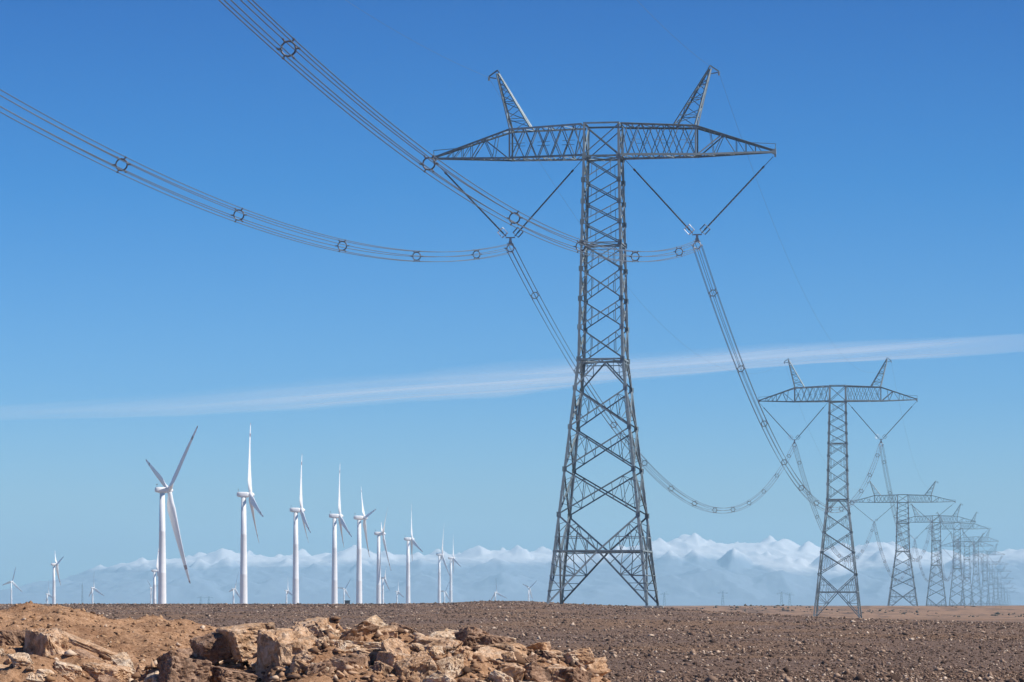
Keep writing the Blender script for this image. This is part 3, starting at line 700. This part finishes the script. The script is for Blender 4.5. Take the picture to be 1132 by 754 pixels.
# ---------------------------------------------------------------- wind turbines
TH = 70.0                       # hub height of the prototype
BR = 45.0
def make_turbine():
    root = thing('wind_turbine', 'x', 'wind turbine', group='white wind turbines on the plain')
    n = 40; V = []; Fc = []; prof = [(0, 2.15), (0.3, 2.12), (24, 1.9), (24.15, 1.93), (24.3, 1.9), (47, 1.6), (47.15, 1.63), (47.3, 1.6), (TH - 1.6, 1.25)]
    for h, r_ in prof:
        for k in range(n):
            a = 2 * math.pi * k / n; V.append((r_ * math.cos(a), r_ * math.sin(a), h))
    for i in range(len(prof) - 1):
        for k in range(n):
            k2 = (k + 1) % n; Fc.append((i * n + k, i * n + k2, (i + 1) * n + k2, (i + 1) * n + k))
    Fc.append(tuple((len(prof) - 1) * n + k for k in range(n)))
    link_mesh('tower', V, Fc, M['turbine'], root, smooth=True)
    # nacelle: lofted rounded box along x
    def loft(secs, ns=20, p=3.5):
        V = []; Fc = []
        for x, hy, hz, cz in secs:
            for k in range(ns):
                a = 2 * math.pi * k / ns; c, s_ = math.cos(a), math.sin(a)
                V.append((x, hy * math.copysign(abs(c) ** (2 / p), c), cz + hz * math.copysign(abs(s_) ** (2 / p), s_)))
        for i in range(len(secs) - 1):
            for k in range(ns):
                k2 = (k + 1) % ns; Fc.append((i * ns + k, i * ns + k2, (i + 1) * ns + k2, (i + 1) * ns + k))
        Fc.append(tuple(range(ns))[::-1]); Fc.append(tuple((len(secs) - 1) * ns + k for k in range(ns)))
        return V, Fc
    V, Fc = loft([(-4.0, 0.9, 0.9, TH + 0.35), (-3.7, 1.3, 1.3, TH + 0.25), (-1.6, 1.6, 1.6, TH + 0.1), (1.8, 1.65, 1.65, TH), (2.7, 1.4, 1.4, TH), (2.9, 1.2, 1.2, TH)])
    nac = link_mesh('nacelle', V, Fc, M['turbine'], root, smooth=True)
    mb = MB(); mb.tube([(-3.1, 0, TH + 1.4), (-3.1, 0, TH + 3.2)], 0.09, 6); mb.box((-3.1, 0, TH + 3.0), 0.08, 0.9, 0.06); mb.box((-3.1, 0.85, TH + 3.2), 0.14, 0.14, 0.2); mb.box((-3.1, -0.85, TH + 3.2), 0.14, 0.14, 0.2)
    mb.build('wind_vane', M['fitting'], nac)
    V, Fc = loft([(2.95, 1.35, 1.35, TH), (3.2, 1.6, 1.6, TH), (4.6, 1.6, 1.6, TH), (5.6, 1.15, 1.15, TH), (6.2, 0.55, 0.55, TH), (6.35, 0.1, 0.1, TH)], p=2.0)
    link_mesh('hub', V, Fc, M['turbine'], root, smooth=True)
    ns = 18; V = []; Fc = []
    stn = [(1.0, 2.2, 1.0, 60), (2.5, 2.2, 0.95, 50), (6, 3.4, 0.6, 24), (9, 4.3, 0.40, 17), (14, 3.9, 0.31, 11), (22, 3.1, 0.27, 7), (30, 2.4, 0.24, 4), (37, 1.8, 0.22, 2), (42, 1.3, 0.2, 1), (44.3, 0.9, 0.19, 0), (45, 0.3, 0.2, 0)]
    for r_, ch, th, tw in stn:
        ca, sa = math.cos(R(tw + 15)), math.sin(R(tw + 15)); off = 1.6 * (r_ / BR) ** 2.2
        for k in range(ns):
            a = 2 * math.pi * k / ns; u = math.cos(a); v = math.sin(a)
            cx = ch * (0.5 * u + (0.0 if r_ < 3 else -0.18)); ty = ch * th * 0.5 * v * (1.0 if r_ < 3 else (0.55 + 0.45 * u))
            V.append((ty * ca + cx * sa + off, cx * ca - ty * sa, r_))
    for i in range(len(stn) - 1):
        for k in range(ns):
            k2 = (k + 1) % ns; Fc.append((i * ns + k, i * ns + k2, (i + 1) * ns + k2, (i + 1) * ns + k))
    Fc.append(tuple((len(stn) - 1) * ns + k for k in range(ns)))
    me = None
    for k in range(3):
        if me is None: o = link_mesh('blade', V, Fc, M['blade'], root, smooth=True); me = o.data
        else:
            o = bpy.data.objects.new('blade', me); COL.objects.link(o); o.parent = root
        o.location = (4.0, 0, TH)
    return root
turb = make_turbine()
# hub px, hub py, distance, rotor radius px, yaw, angle of first blade, label
TURB = [
 (187, 542, 1900, 106, 25, -51, 'largest wind turbine, leftmost of the tall ones, one blade hanging down to the right'),
 (277, 547, 2010, 82, 7, 11, 'second tall turbine from the left, one blade straight up and one out to the right'),
 (333.5, 564, 2326, 63, 5, 5, 'third tall turbine from the left, seen edge on with one blade up'),
 (376, 570.5, 2484, 60, 8, 6, 'fourth tall turbine from the left, thin blade up and two short ones down'),
 (403, 572.5, 2524, 47, 13, 40, 'fifth tall turbine from the left with a blade raised to its right'),
 (423.5, 590, 3122, 43, 9, -48, 'sixth tall turbine from the left, its rotor tilted slightly right'),
 (455.6, 596, 3390, 40, 12, 8, 'seventh tall turbine, standing apart in a gap with one blade straight up'),
 (489, 613, 4477, 37, 10, -18, 'eighth tall turbine, left one of the last close pair, blade leaning right'),
 (501.5, 617, 4842, 27, 12, 8, 'ninth tall turbine, right one of the last close pair'),
 (13.7, 643, 9900, 17, 60, -15, 'small far turbine at the left picture edge with blades spread wide'),
 (63, 624, 5600, 24, 20, 50, 'mid sized turbine left of the lattice mast with two blades up'),
 (54, 657, 10200, 16, 35, 5, 'tiny turbine just left of the mid sized left turbine'),
 (104, 650, 9300, 19, 38, 2, 'small far turbine just right of the lattice mast'),
 (168, 650, 11500, 13, 45, 48, 'small turbine directly left of the largest turbine tower'),
 (174.5, 631, 5300, 26, 8, 0, 'slim turbine close behind the left side of the largest turbine tower'),
 (260, 651, 9000, 20, 32, -20, 'small far turbine just left of the second tall turbine'),
 (318.5, 653, 9600, 18, 25, 4, 'small far turbine just left of the third tall turbine'),
 (381.5, 651, 11000, 13, 50, -35, 'small far turbine just right of the fourth tall turbine'),
 (425.5, 639, 8000, 17, 14, -25, 'small turbine partly hidden behind the sixth tall turbine'),
 (440.5, 654, 11000, 15, 20, 3, 'small far turbine midway between the sixth and seventh tall turbines'),
 (492.5, 654, 11300, 14, 40, -30, 'small far turbine between the two towers of the last close pair'),
 (549, 655, 10800, 16, 42, 6, 'lone small turbine rising over the low rise left of the nearest pylon'),
 (585.5, 650, 11200, 13, 48, -50, 'small far turbine closest to the nearest pylon left foot'),
]
for i, (px, py, d, rp, yaw, al, lab) in enumerate(TURB):
    o = turb if i == 0 else copy_tree(turb)
    d = d * 0.5 if i > 8 else d; hubp = at(px, py, d); cy, sy = math.cos(R(yaw)), math.sin(R(yaw))
    k = rp / 3827.0 * d / BR
    kn = 1.0 if i < 9 else max(0.62, k)
    bx, by = hubp.x - 4.0 * kn * cy, hubp.y - 4.0 * kn * sy
    gz = terrain(bx, by); kz = (hubp.z - gz) / TH / kn
    o.location = (bx, by, gz); o.rotation_euler = (0, 0, R(yaw)); o.scale = (kn, kn, kn)
    o['label'] = lab
    o['group'] = 'tall white wind turbines in a row' if i < 9 else 'small far wind turbines'
    nb = 0
    for ch in o.children:
        nm = ch.name.split('.')[0]
        if nm == 'tower': ch.scale = (1.1, 1.1, (TH * kz - 1.6) / (TH - 1.6))
        elif nm == 'blade':
            pz = ((16, 20, -14)[nb] if i == 0 else 0); ch.location = (4.0, 0, TH * kz); ch.rotation_euler = (Matrix.Rotation(R(-5), 3, 'Y') @ Matrix.Rotation(-R(al + 120 * nb), 3, 'X') @ Matrix.Rotation(R(3.5), 3, 'Y') @ Matrix.Rotation(R(pz), 3, 'Z')).to_euler()
            kb = k / kn; cw = max(kb, 0.85 if i < 9 else 1.3); ch.scale = (cw, cw, kb); nb += 1
        else: ch.location = (0, 0, TH * (kz - 1))

# ---------------------------------------------------------------- foreground: soil mound and rubble
def mound_z(x, y):
    """spoil heap in front of the photographer, heights below eye level"""
    px = 566 + x / y * 3827.0
    # soil ridge at about 52 m, falling to the right
    crest = interp(px, [(-400, -0.5), (-150, -0.12), (0, -0.07), (40, -0.035), (70, -0.05), (110, -0.20), (160, -0.26), (220, -0.37), (270, -0.52), (330, -0.72), (420, -1.05), (520, -1.6), (640, -2.1)])
    t = (y - 52.0)
    z1 = crest - (0.095 * -t if t < 0 else 0.16 * t) * (1.0 if t > 0 else 1.0) - 0.004 * t * t
    # rubble ridge at about 41 m
    c2 = interp(px, [(-100, -0.75), (0, -0.62), (60, -0.60), (150, -0.95), (190, -0.80), (215, -0.72), (240, -0.86), (285, -0.86), (300, -0.50), (360, -0.46), (420, -0.50), (470, -0.58), (530, -0.64), (590, -0.72), (640, -0.86), (680, -1.1), (760, -2.0)])
    t2 = (y - 41.0)
    z2 = c2 - 0.035 * t2 * t2 - (0.05 * -t2 if t2 < 0 else 0.0)
    z2 += 0.05 + 0.13 * fbm(x * 2.1, y * 2.1, 12.0, 3)
    m = max(z1, z2)
    h = 0.12
    k = max(h - abs(z1 - z2), 0.0) / h
    m += k * k * h * 0.25
    cx_, cy_ = (365 - 566) / 3827 * 41.6, 41.6
    m += 0.22 * max(0.0, 1 - math.hypot(x - cx_, y - cy_) / 0.30)
    m += 0.10 * fbm(x * 1.1, y * 1.1, 4.0, 4) + 0.05 * fbm(x * 0.35, y * 0.35, 9.0, 3) + 0.05 * fbm(x * 3.4, y * 3.4, 1.0, 5)
    return m
def build_mound():
    xs = np.linspace(-12, 5, 400); ys = np.linspace(34, 62, 520); V = []; Fc = []
    for yv in ys:
        for xv in xs:
            V.append((xv, yv, max(mound_z(xv, yv), -2.6)))
    nx = len(xs)
    for j in range(len(ys) - 1):
        for i in range(nx - 1):
            a = j * nx + i; Fc.append((a, a + 1, a + nx + 1, a + nx))
    o = link_mesh('soil_mound', V, Fc, M['soil'], smooth=True)
    tag(o, 'dug up tan soil mound in the left foreground', 'soil mound', kind='structure')
build_mound()

def rock_mesh(seed, flat=1.0, cuts=3, amp=0.05, npts=14, block=False):
    r_ = random.Random(seed); bm = bmesh.new()
    if block:
        for sx in (-1, 1):
            for sy in (-1, 1):
                for sz in (-1, 1):
                    bm.verts.new(Vector((sx * r_.uniform(0.30, 0.5), sy * r_.uniform(0.32, 0.5), sz * r_.uniform(0.30, 0.5))))
        npts = 3
    for i in range(npts):
        v = Vector((r_.gauss(0, 1), r_.gauss(0, 1), r_.gauss(0, 1))).normalized()
        v = Vector([math.copysign(abs(c) ** 0.6, c) for c in v]) * r_.uniform(0.8, 1.05) * 0.5
        bm.verts.new(v * 1.0)
    res = bmesh.ops.convex_hull(bm, input=bm.verts)
    bmesh.ops.delete(bm, geom=[g for g in set(res['geom_interior']) | set(res['geom_unused']) if isinstance(g, bmesh.types.BMVert)], context='VERTS')
    bmesh.ops.bevel(bm, geom=list(bm.edges), offset=0.025, segments=1, affect='EDGES', profile=0.5)
    bmesh.ops.triangulate(bm, faces=bm.faces)
    for _ in range(cuts):
        long = [e for e in bm.edges if e.calc_length() > 0.075]
        if not long: break
        bmesh.ops.subdivide_edges(bm, edges=long, cuts=1, use_grid_fill=True)
        bmesh.ops.triangulate(bm, faces=bm.faces)
    bm.normal_update()
    so = r_.uniform(0, 100)
    for v in bm.verts:
        c = v.co * 2.2 + Vector((so, 0, 0)); n1 = noise.fractal(c, 1.0, 2.0, 4)
        crack = noise.noise(v.co * 5 + Vector((0, so, 0)))
        v.co += v.normal * (amp * 0.9 * n1 + amp * 0.75 * noise.fractal(v.co * 9 + Vector((so, so, 0)), 1.0, 2.0, 3) - (amp * 0.9 if abs(crack) < 0.05 else 0))
    zs = [v.co for v in bm.verts]
    lo = [min(c[i] for c in zs) for i in range(3)]; hi = [max(c[i] for c in zs) for i in range(3)]
    for v in bm.verts:
        for i in range(3): v.co[i] = (v.co[i] - (lo[i] + hi[i]) / 2) / (hi[i] - lo[i])
    me = bpy.data.meshes.new('rock'); bm.to_mesh(me); bm.free()
    return me
def add_rock(me, mat, loc, dims, rot, label, group=None, cat='rock', name='rock'):
    o = bpy.data.objects.new(name, me); COL.objects.link(o)
    o.location = loc; o.scale = dims; o.rotation_euler = rot
    if not me.materials: me.materials.append(mat)
    o.material_slots[0].link = 'OBJECT'; o.material_slots[0].material = mat
    return tag(o, label, cat, group)
# the blocks one can tell apart: centre px, centre py, depth, width px, height px, depth m, rotation, material, label
BIG = [
 (322, 731, 39.4, 62, 66, 0.75, (4, -4, 28), 'rock', 'largest tan boulder with a brown face, in the middle of the rubble heap'),
 (272, 708, 40.6, 52, 36, 0.6, (0, -14, 30), 'rock', 'pointed tan block leaning on the left side of the largest boulder'),
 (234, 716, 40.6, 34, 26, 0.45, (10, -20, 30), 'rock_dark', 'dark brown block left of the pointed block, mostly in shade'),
 (204, 745, 38.6, 52, 34, 0.6, (-8, 6, 20), 'rock_dark', 'dark split block at the lower left end of the rubble heap'),
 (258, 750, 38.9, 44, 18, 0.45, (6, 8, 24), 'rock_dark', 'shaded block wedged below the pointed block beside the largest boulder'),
 (392, 718, 40.0, 70, 14, 0.6, (-6, 3, 8), 'rock_pale', 'flat pale slab lying right of the largest boulder'),
 (382, 743, 39.0, 54, 36, 0.5, (8, 0, -20), 'rock_dark', 'dark cracked block under the flat pale slab'),
 (438, 742, 38.9, 40, 38, 0.5, (0, 14, 35), 'rock', 'rounded tan block at the right end of the pale slab'),
 (411, 697, 43.0, 13, 19, 0.2, (0, 5, 20), 'rock_dark', 'small upright stone standing on the heap behind the pale slab'),
 (446, 702, 42.4, 30, 20, 0.4, (15, 10, 50), 'rock_dark', 'dark squat stone right of the small upright stone'),
 (458, 744, 38.6, 46, 32, 0.5, (10, -14, 10), 'rock', 'tan angular block at the bottom edge below the heap middle'),
 (500, 712, 41.8, 34, 26, 0.45, (-14, 12, 15), 'rock_pale', 'pale peaked rock on the heap top right of the dark squat stone'),
 (545, 738, 40.0, 42, 34, 0.5, (12, 10, -12), 'rock', 'brown streaked tan block in the right half of the heap'),
 (492, 741, 39.0, 38, 24, 0.45, (-12, -18, 22), 'rock_pale', 'pale tilted slab over dark hollows in the right half of the heap'),
 (553, 712, 42.5, 15, 11, 0.2, (0, 10, 40), 'rock_pale', 'small pale stone perched on the heap top to the right'),
 (604, 729, 41.2, 34, 20, 0.4, (5, 5, 10), 'rock', 'tan rock second from the right end of the heap'),
 (632, 732, 41.0, 24, 20, 0.35, (0, -10, 30), 'rock_pale', 'rounded pale rock at the far right end of the heap'),
 (619, 745, 39.8, 30, 16, 0.35, (0, 5, -15), 'rock', 'low tan rock in front of the right end of the heap'),
 (54, 728, 40.6, 40, 62, 0.7, (2, 2, 30), 'rock', 'upright tan block in the left foreground beside a dark gap'),
 (12, 716, 41.2, 44, 38, 0.6, (-5, 3, 12), 'rock_dark', 'dark layered block at the left picture edge'),
 (8, 748, 39.6, 52, 24, 0.6, (5, 0, 0), 'rock', 'low tan rock at the lower left corner'),
 (103, 716, 41.7, 100, 6, 0.3, (4, 21, -6), 'rock', 'long pale ledge slanting down across the soil mound'),
 (94, 730, 41.0, 28, 15, 0.35, (6, 26, -14), 'rock_dark', 'grey crumbling rock under the long pale ledge'),
 (74, 746, 39.6, 40, 26, 0.5, (0, 16, 10), 'rock_pale', 'pale broken rock at the bottom edge right of the upright block'),
 (118, 746, 39.8, 44, 22, 0.5, (0, 10, -20), 'rock', 'tan rock at the bottom edge below the pale ledge'),
]
for i, (px, py, d, wpx, hpx, dep, rot, mt, lab) in enumerate(BIG):
    me = rock_mesh(100 + i, cuts=4, amp=0.04, npts=13, block=True)
    k = d / 3827.0
    add_rock(me, M[mt], at(px, py, d), (wpx * k * 1.05, dep, hpx * k * 1.1), tuple(R(a) for a in rot), lab, name='boulder' if wpx > 40 else 'rock', cat='boulder' if wpx > 40 else 'rock')
# soil cone behind the slab
pool = [rock_mesh(500 + i, cuts=3, amp=0.06, npts=11 + i % 4, block=i % 2 == 0) for i in range(16)]
mats_pool = ['rock', 'rock', 'rock_pale', 'rock_dark', 'rock', 'rock_pale']
for me in pool: me.materials.append(M['rock'])
def scatter(n, pxr, dr, szr, label, group):
    for i in range(n):
        px = rnd.uniform(*pxr); d = rnd.uniform(*dr); x = (px - 566) / 3827 * d
        s_ = rnd.uniform(0, 1) ** 1.9 * (szr[1] - szr[0]) + szr[0]
        dims = (s_ * rnd.uniform(0.8, 1.5), s_ * rnd.uniform(0.8, 1.3), s_ * rnd.uniform(0.55, 1.0))
        add_rock(rnd.choice(pool), M[rnd.choice(mats_pool)], (x, d, mound_z(x, d) + dims[2] * 0.22), dims, (R(rnd.uniform(-25, 25)), R(rnd.uniform(-25, 25)), R(rnd.uniform(0, 360))), label, group)
scatter(185, (330, 655), (38.0, 43.6), (0.11, 0.42), 'angular rubble rock in the tan heap at the bottom centre', 'rubble rocks of the heap')
scatter(40, (165, 330), (38.2, 42.0), (0.08, 0.36), 'broken rock around the boulders at the left end of the heap', 'broken rocks by the boulders')
scatter(45, (-40, 160), (38.0, 43.0), (0.07, 0.32), 'broken rock in the rubble at the lower left corner', 'broken rocks at lower left')

# ---------------------------------------------------------------- loose stones
def stones(name, pts, sizes, mat, label, cat, seed):
    g = np.random.default_rng(seed); n = len(pts)
    base = np.array([(1, 0, 0), (-1, 0, 0), (0, 1, 0), (0, -1, 0), (0, 0, 1), (0, 0, -0.6), (0.7, 0.7, 0.5), (-0.7, 0.6, 0.4)], float)
    tri = None
    bm = bmesh.new()
    for p in base: bm.verts.new(p)
    res = bmesh.ops.convex_hull(bm, input=bm.verts); bm.verts.index_update()
    bmesh.ops.triangulate(bm, faces=bm.faces)
    tri = np.array([[v.index for v in f.verts] for f in bm.faces]); bm.free()
    nv = len(base); V = np.repeat(base[None], n, 0) * g.uniform(0.45, 1.45, (n, nv, 3)) * g.uniform(0.5, 1.5, (n, 1, 3))
    V[:, :, 2] *= 0.75
    th = g.uniform(0, 2 * np.pi, n); c, s_ = np.cos(th)[:, None], np.sin(th)[:, None]
    X = V[:, :, 0] * c - V[:, :, 1] * s_; Y = V[:, :, 0] * s_ + V[:, :, 1] * c
    V = np.stack([X, Y, V[:, :, 2]], 2) * sizes[:, None, None] + pts[:, None, :]
    me = bpy.data.meshes.new(name); nf = len(tri)
    me.vertices.add(n * nv); me.vertices.foreach_set('co', V.reshape(-1))
    idx = (tri[None] + (np.arange(n) * nv)[:, None, None]).reshape(-1)
    me.loops.add(len(idx)); me.loops.foreach_set('vertex_index', idx.astype(np.int32))
    me.polygons.add(n * nf); me.polygons.foreach_set('loop_start', np.arange(0, n * nf * 3, 3, dtype=np.int32)); me.polygons.foreach_set('loop_total', np.full(n * nf, 3, np.int32))
    me.update(calc_edges=True); me.validate()
    tag(link_me(name, me, mat), label, cat, kind='stuff')
g = np.random.default_rng(3)
N = 300000
r_ = np.where(g.random(N) < 0.6, 1.0 / g.uniform(1 / 520, 1 / 62, N), g.uniform(62, 520, N)); a_ = np.radians(g.uniform(-10.5, 10.5, N))
sx, sy = r_ * np.sin(a_), r_ * np.cos(a_)
pat = np.array([fbm(x * 0.16, y * 0.035, 7.0, 4) for x, y in zip(sx, sy)])      # barer and stonier patches
kp = g.random(N) < np.clip(0.80 + 1.4 * pat, 0.35, 1.0); sx, sy, r_ = sx[kp], sy[kp], r_[kp]; N = len(sx)
sz = np.array([terrain(x, y) for x, y in zip(sx, sy)])
size = np.exp(g.normal(math.log(0.0105), 0.60, N)) * (1 + r_ / 135.0)
size = np.clip(size, 0.005, 0.15)
stones('gravel', np.stack([sx, sy, sz + size * 0.15], 1), size, M['stones'], 'loose dark gravel stones strewn over the desert plain', 'gravel', 11)
N = 22000
cx, cy = g.uniform(-7.5, 2.2, N), g.uniform(37.5, 60, N)
cz = np.array([mound_z(x, y) for x, y in zip(cx, cy)]); cs = np.clip(np.exp(g.normal(math.log(0.012), 0.7, N)), 0.004, 0.05)
stones('soil_clods', np.stack([cx, cy, cz + cs * 0.1], 1), cs, M['clods'], 'small tan clods and chips lying on the soil mound', 'soil clods', 12)

N = 5000
cx, cy = g.uniform(-4.4, 1.0, N), g.uniform(38, 43.5, N)
cz = np.array([mound_z(x, y) for x, y in zip(cx, cy)]); cs = np.clip(np.exp(g.normal(math.log(0.032), 0.5, N)), 0.01, 0.08)
stones('rubble_chips', np.stack([cx, cy, cz + cs * 0.2], 1), cs, M['chips'], 'broken tan rock chips between the rocks of the heap', 'rock chips', 13)

N = 2600
bx, by = g.uniform(-160, 260, N), g.uniform(930, 1250, N)
keep = np.array([fbm(x * 0.02, y * 0.008, 4.0, 3) > 0.02 for x, y in zip(bx, by)]); bx, by = bx[keep], by[keep]
bz = np.array([terrain(x, y) for x, y in zip(bx, by)]); bs = np.exp(g.normal(math.log(0.28), 0.45, len(bx))).clip(0.1, 0.7)
stones('scrub', np.stack([bx, by, bz + bs * 0.2], 1), bs, stones_material('dry_scrub', [(0.0, (0.05, 0.04, 0.025)), (1.0, (0.13, 0.10, 0.06))]), 'low dry scrub dotted over the tan rise beyond the gravel', 'scrub', 14)

# small dark cabinet on the skyline
def cabinet():
    d = 440.0; x = (384 - 566) / 3827 * d; gz = terrain(x, d)
    root = thing('equipment_cabinet', 'small dark box on the skyline right of the fourth tall turbine', 'cabinet', (x, d, gz), R(10))
    m = steel_mat('dark_painted_steel', (0.03, 0.045, 0.06), (0.05, 0.065, 0.08), 0.0, 0.5)
    mb = MB(); mb.box((0, 0, 0.24), 0.3, 0.25, 0.26); mb.build('housing', m, root)
    mb = MB(); mb.box((0, 0, 0.53), 0.34, 0.29, 0.03); mb.build('roof', m, root)
    mb = MB(); mb.box((0, -0.262, 0.24), 0.25, 0.01, 0.21); mb.build('door', m, root)
cabinet()
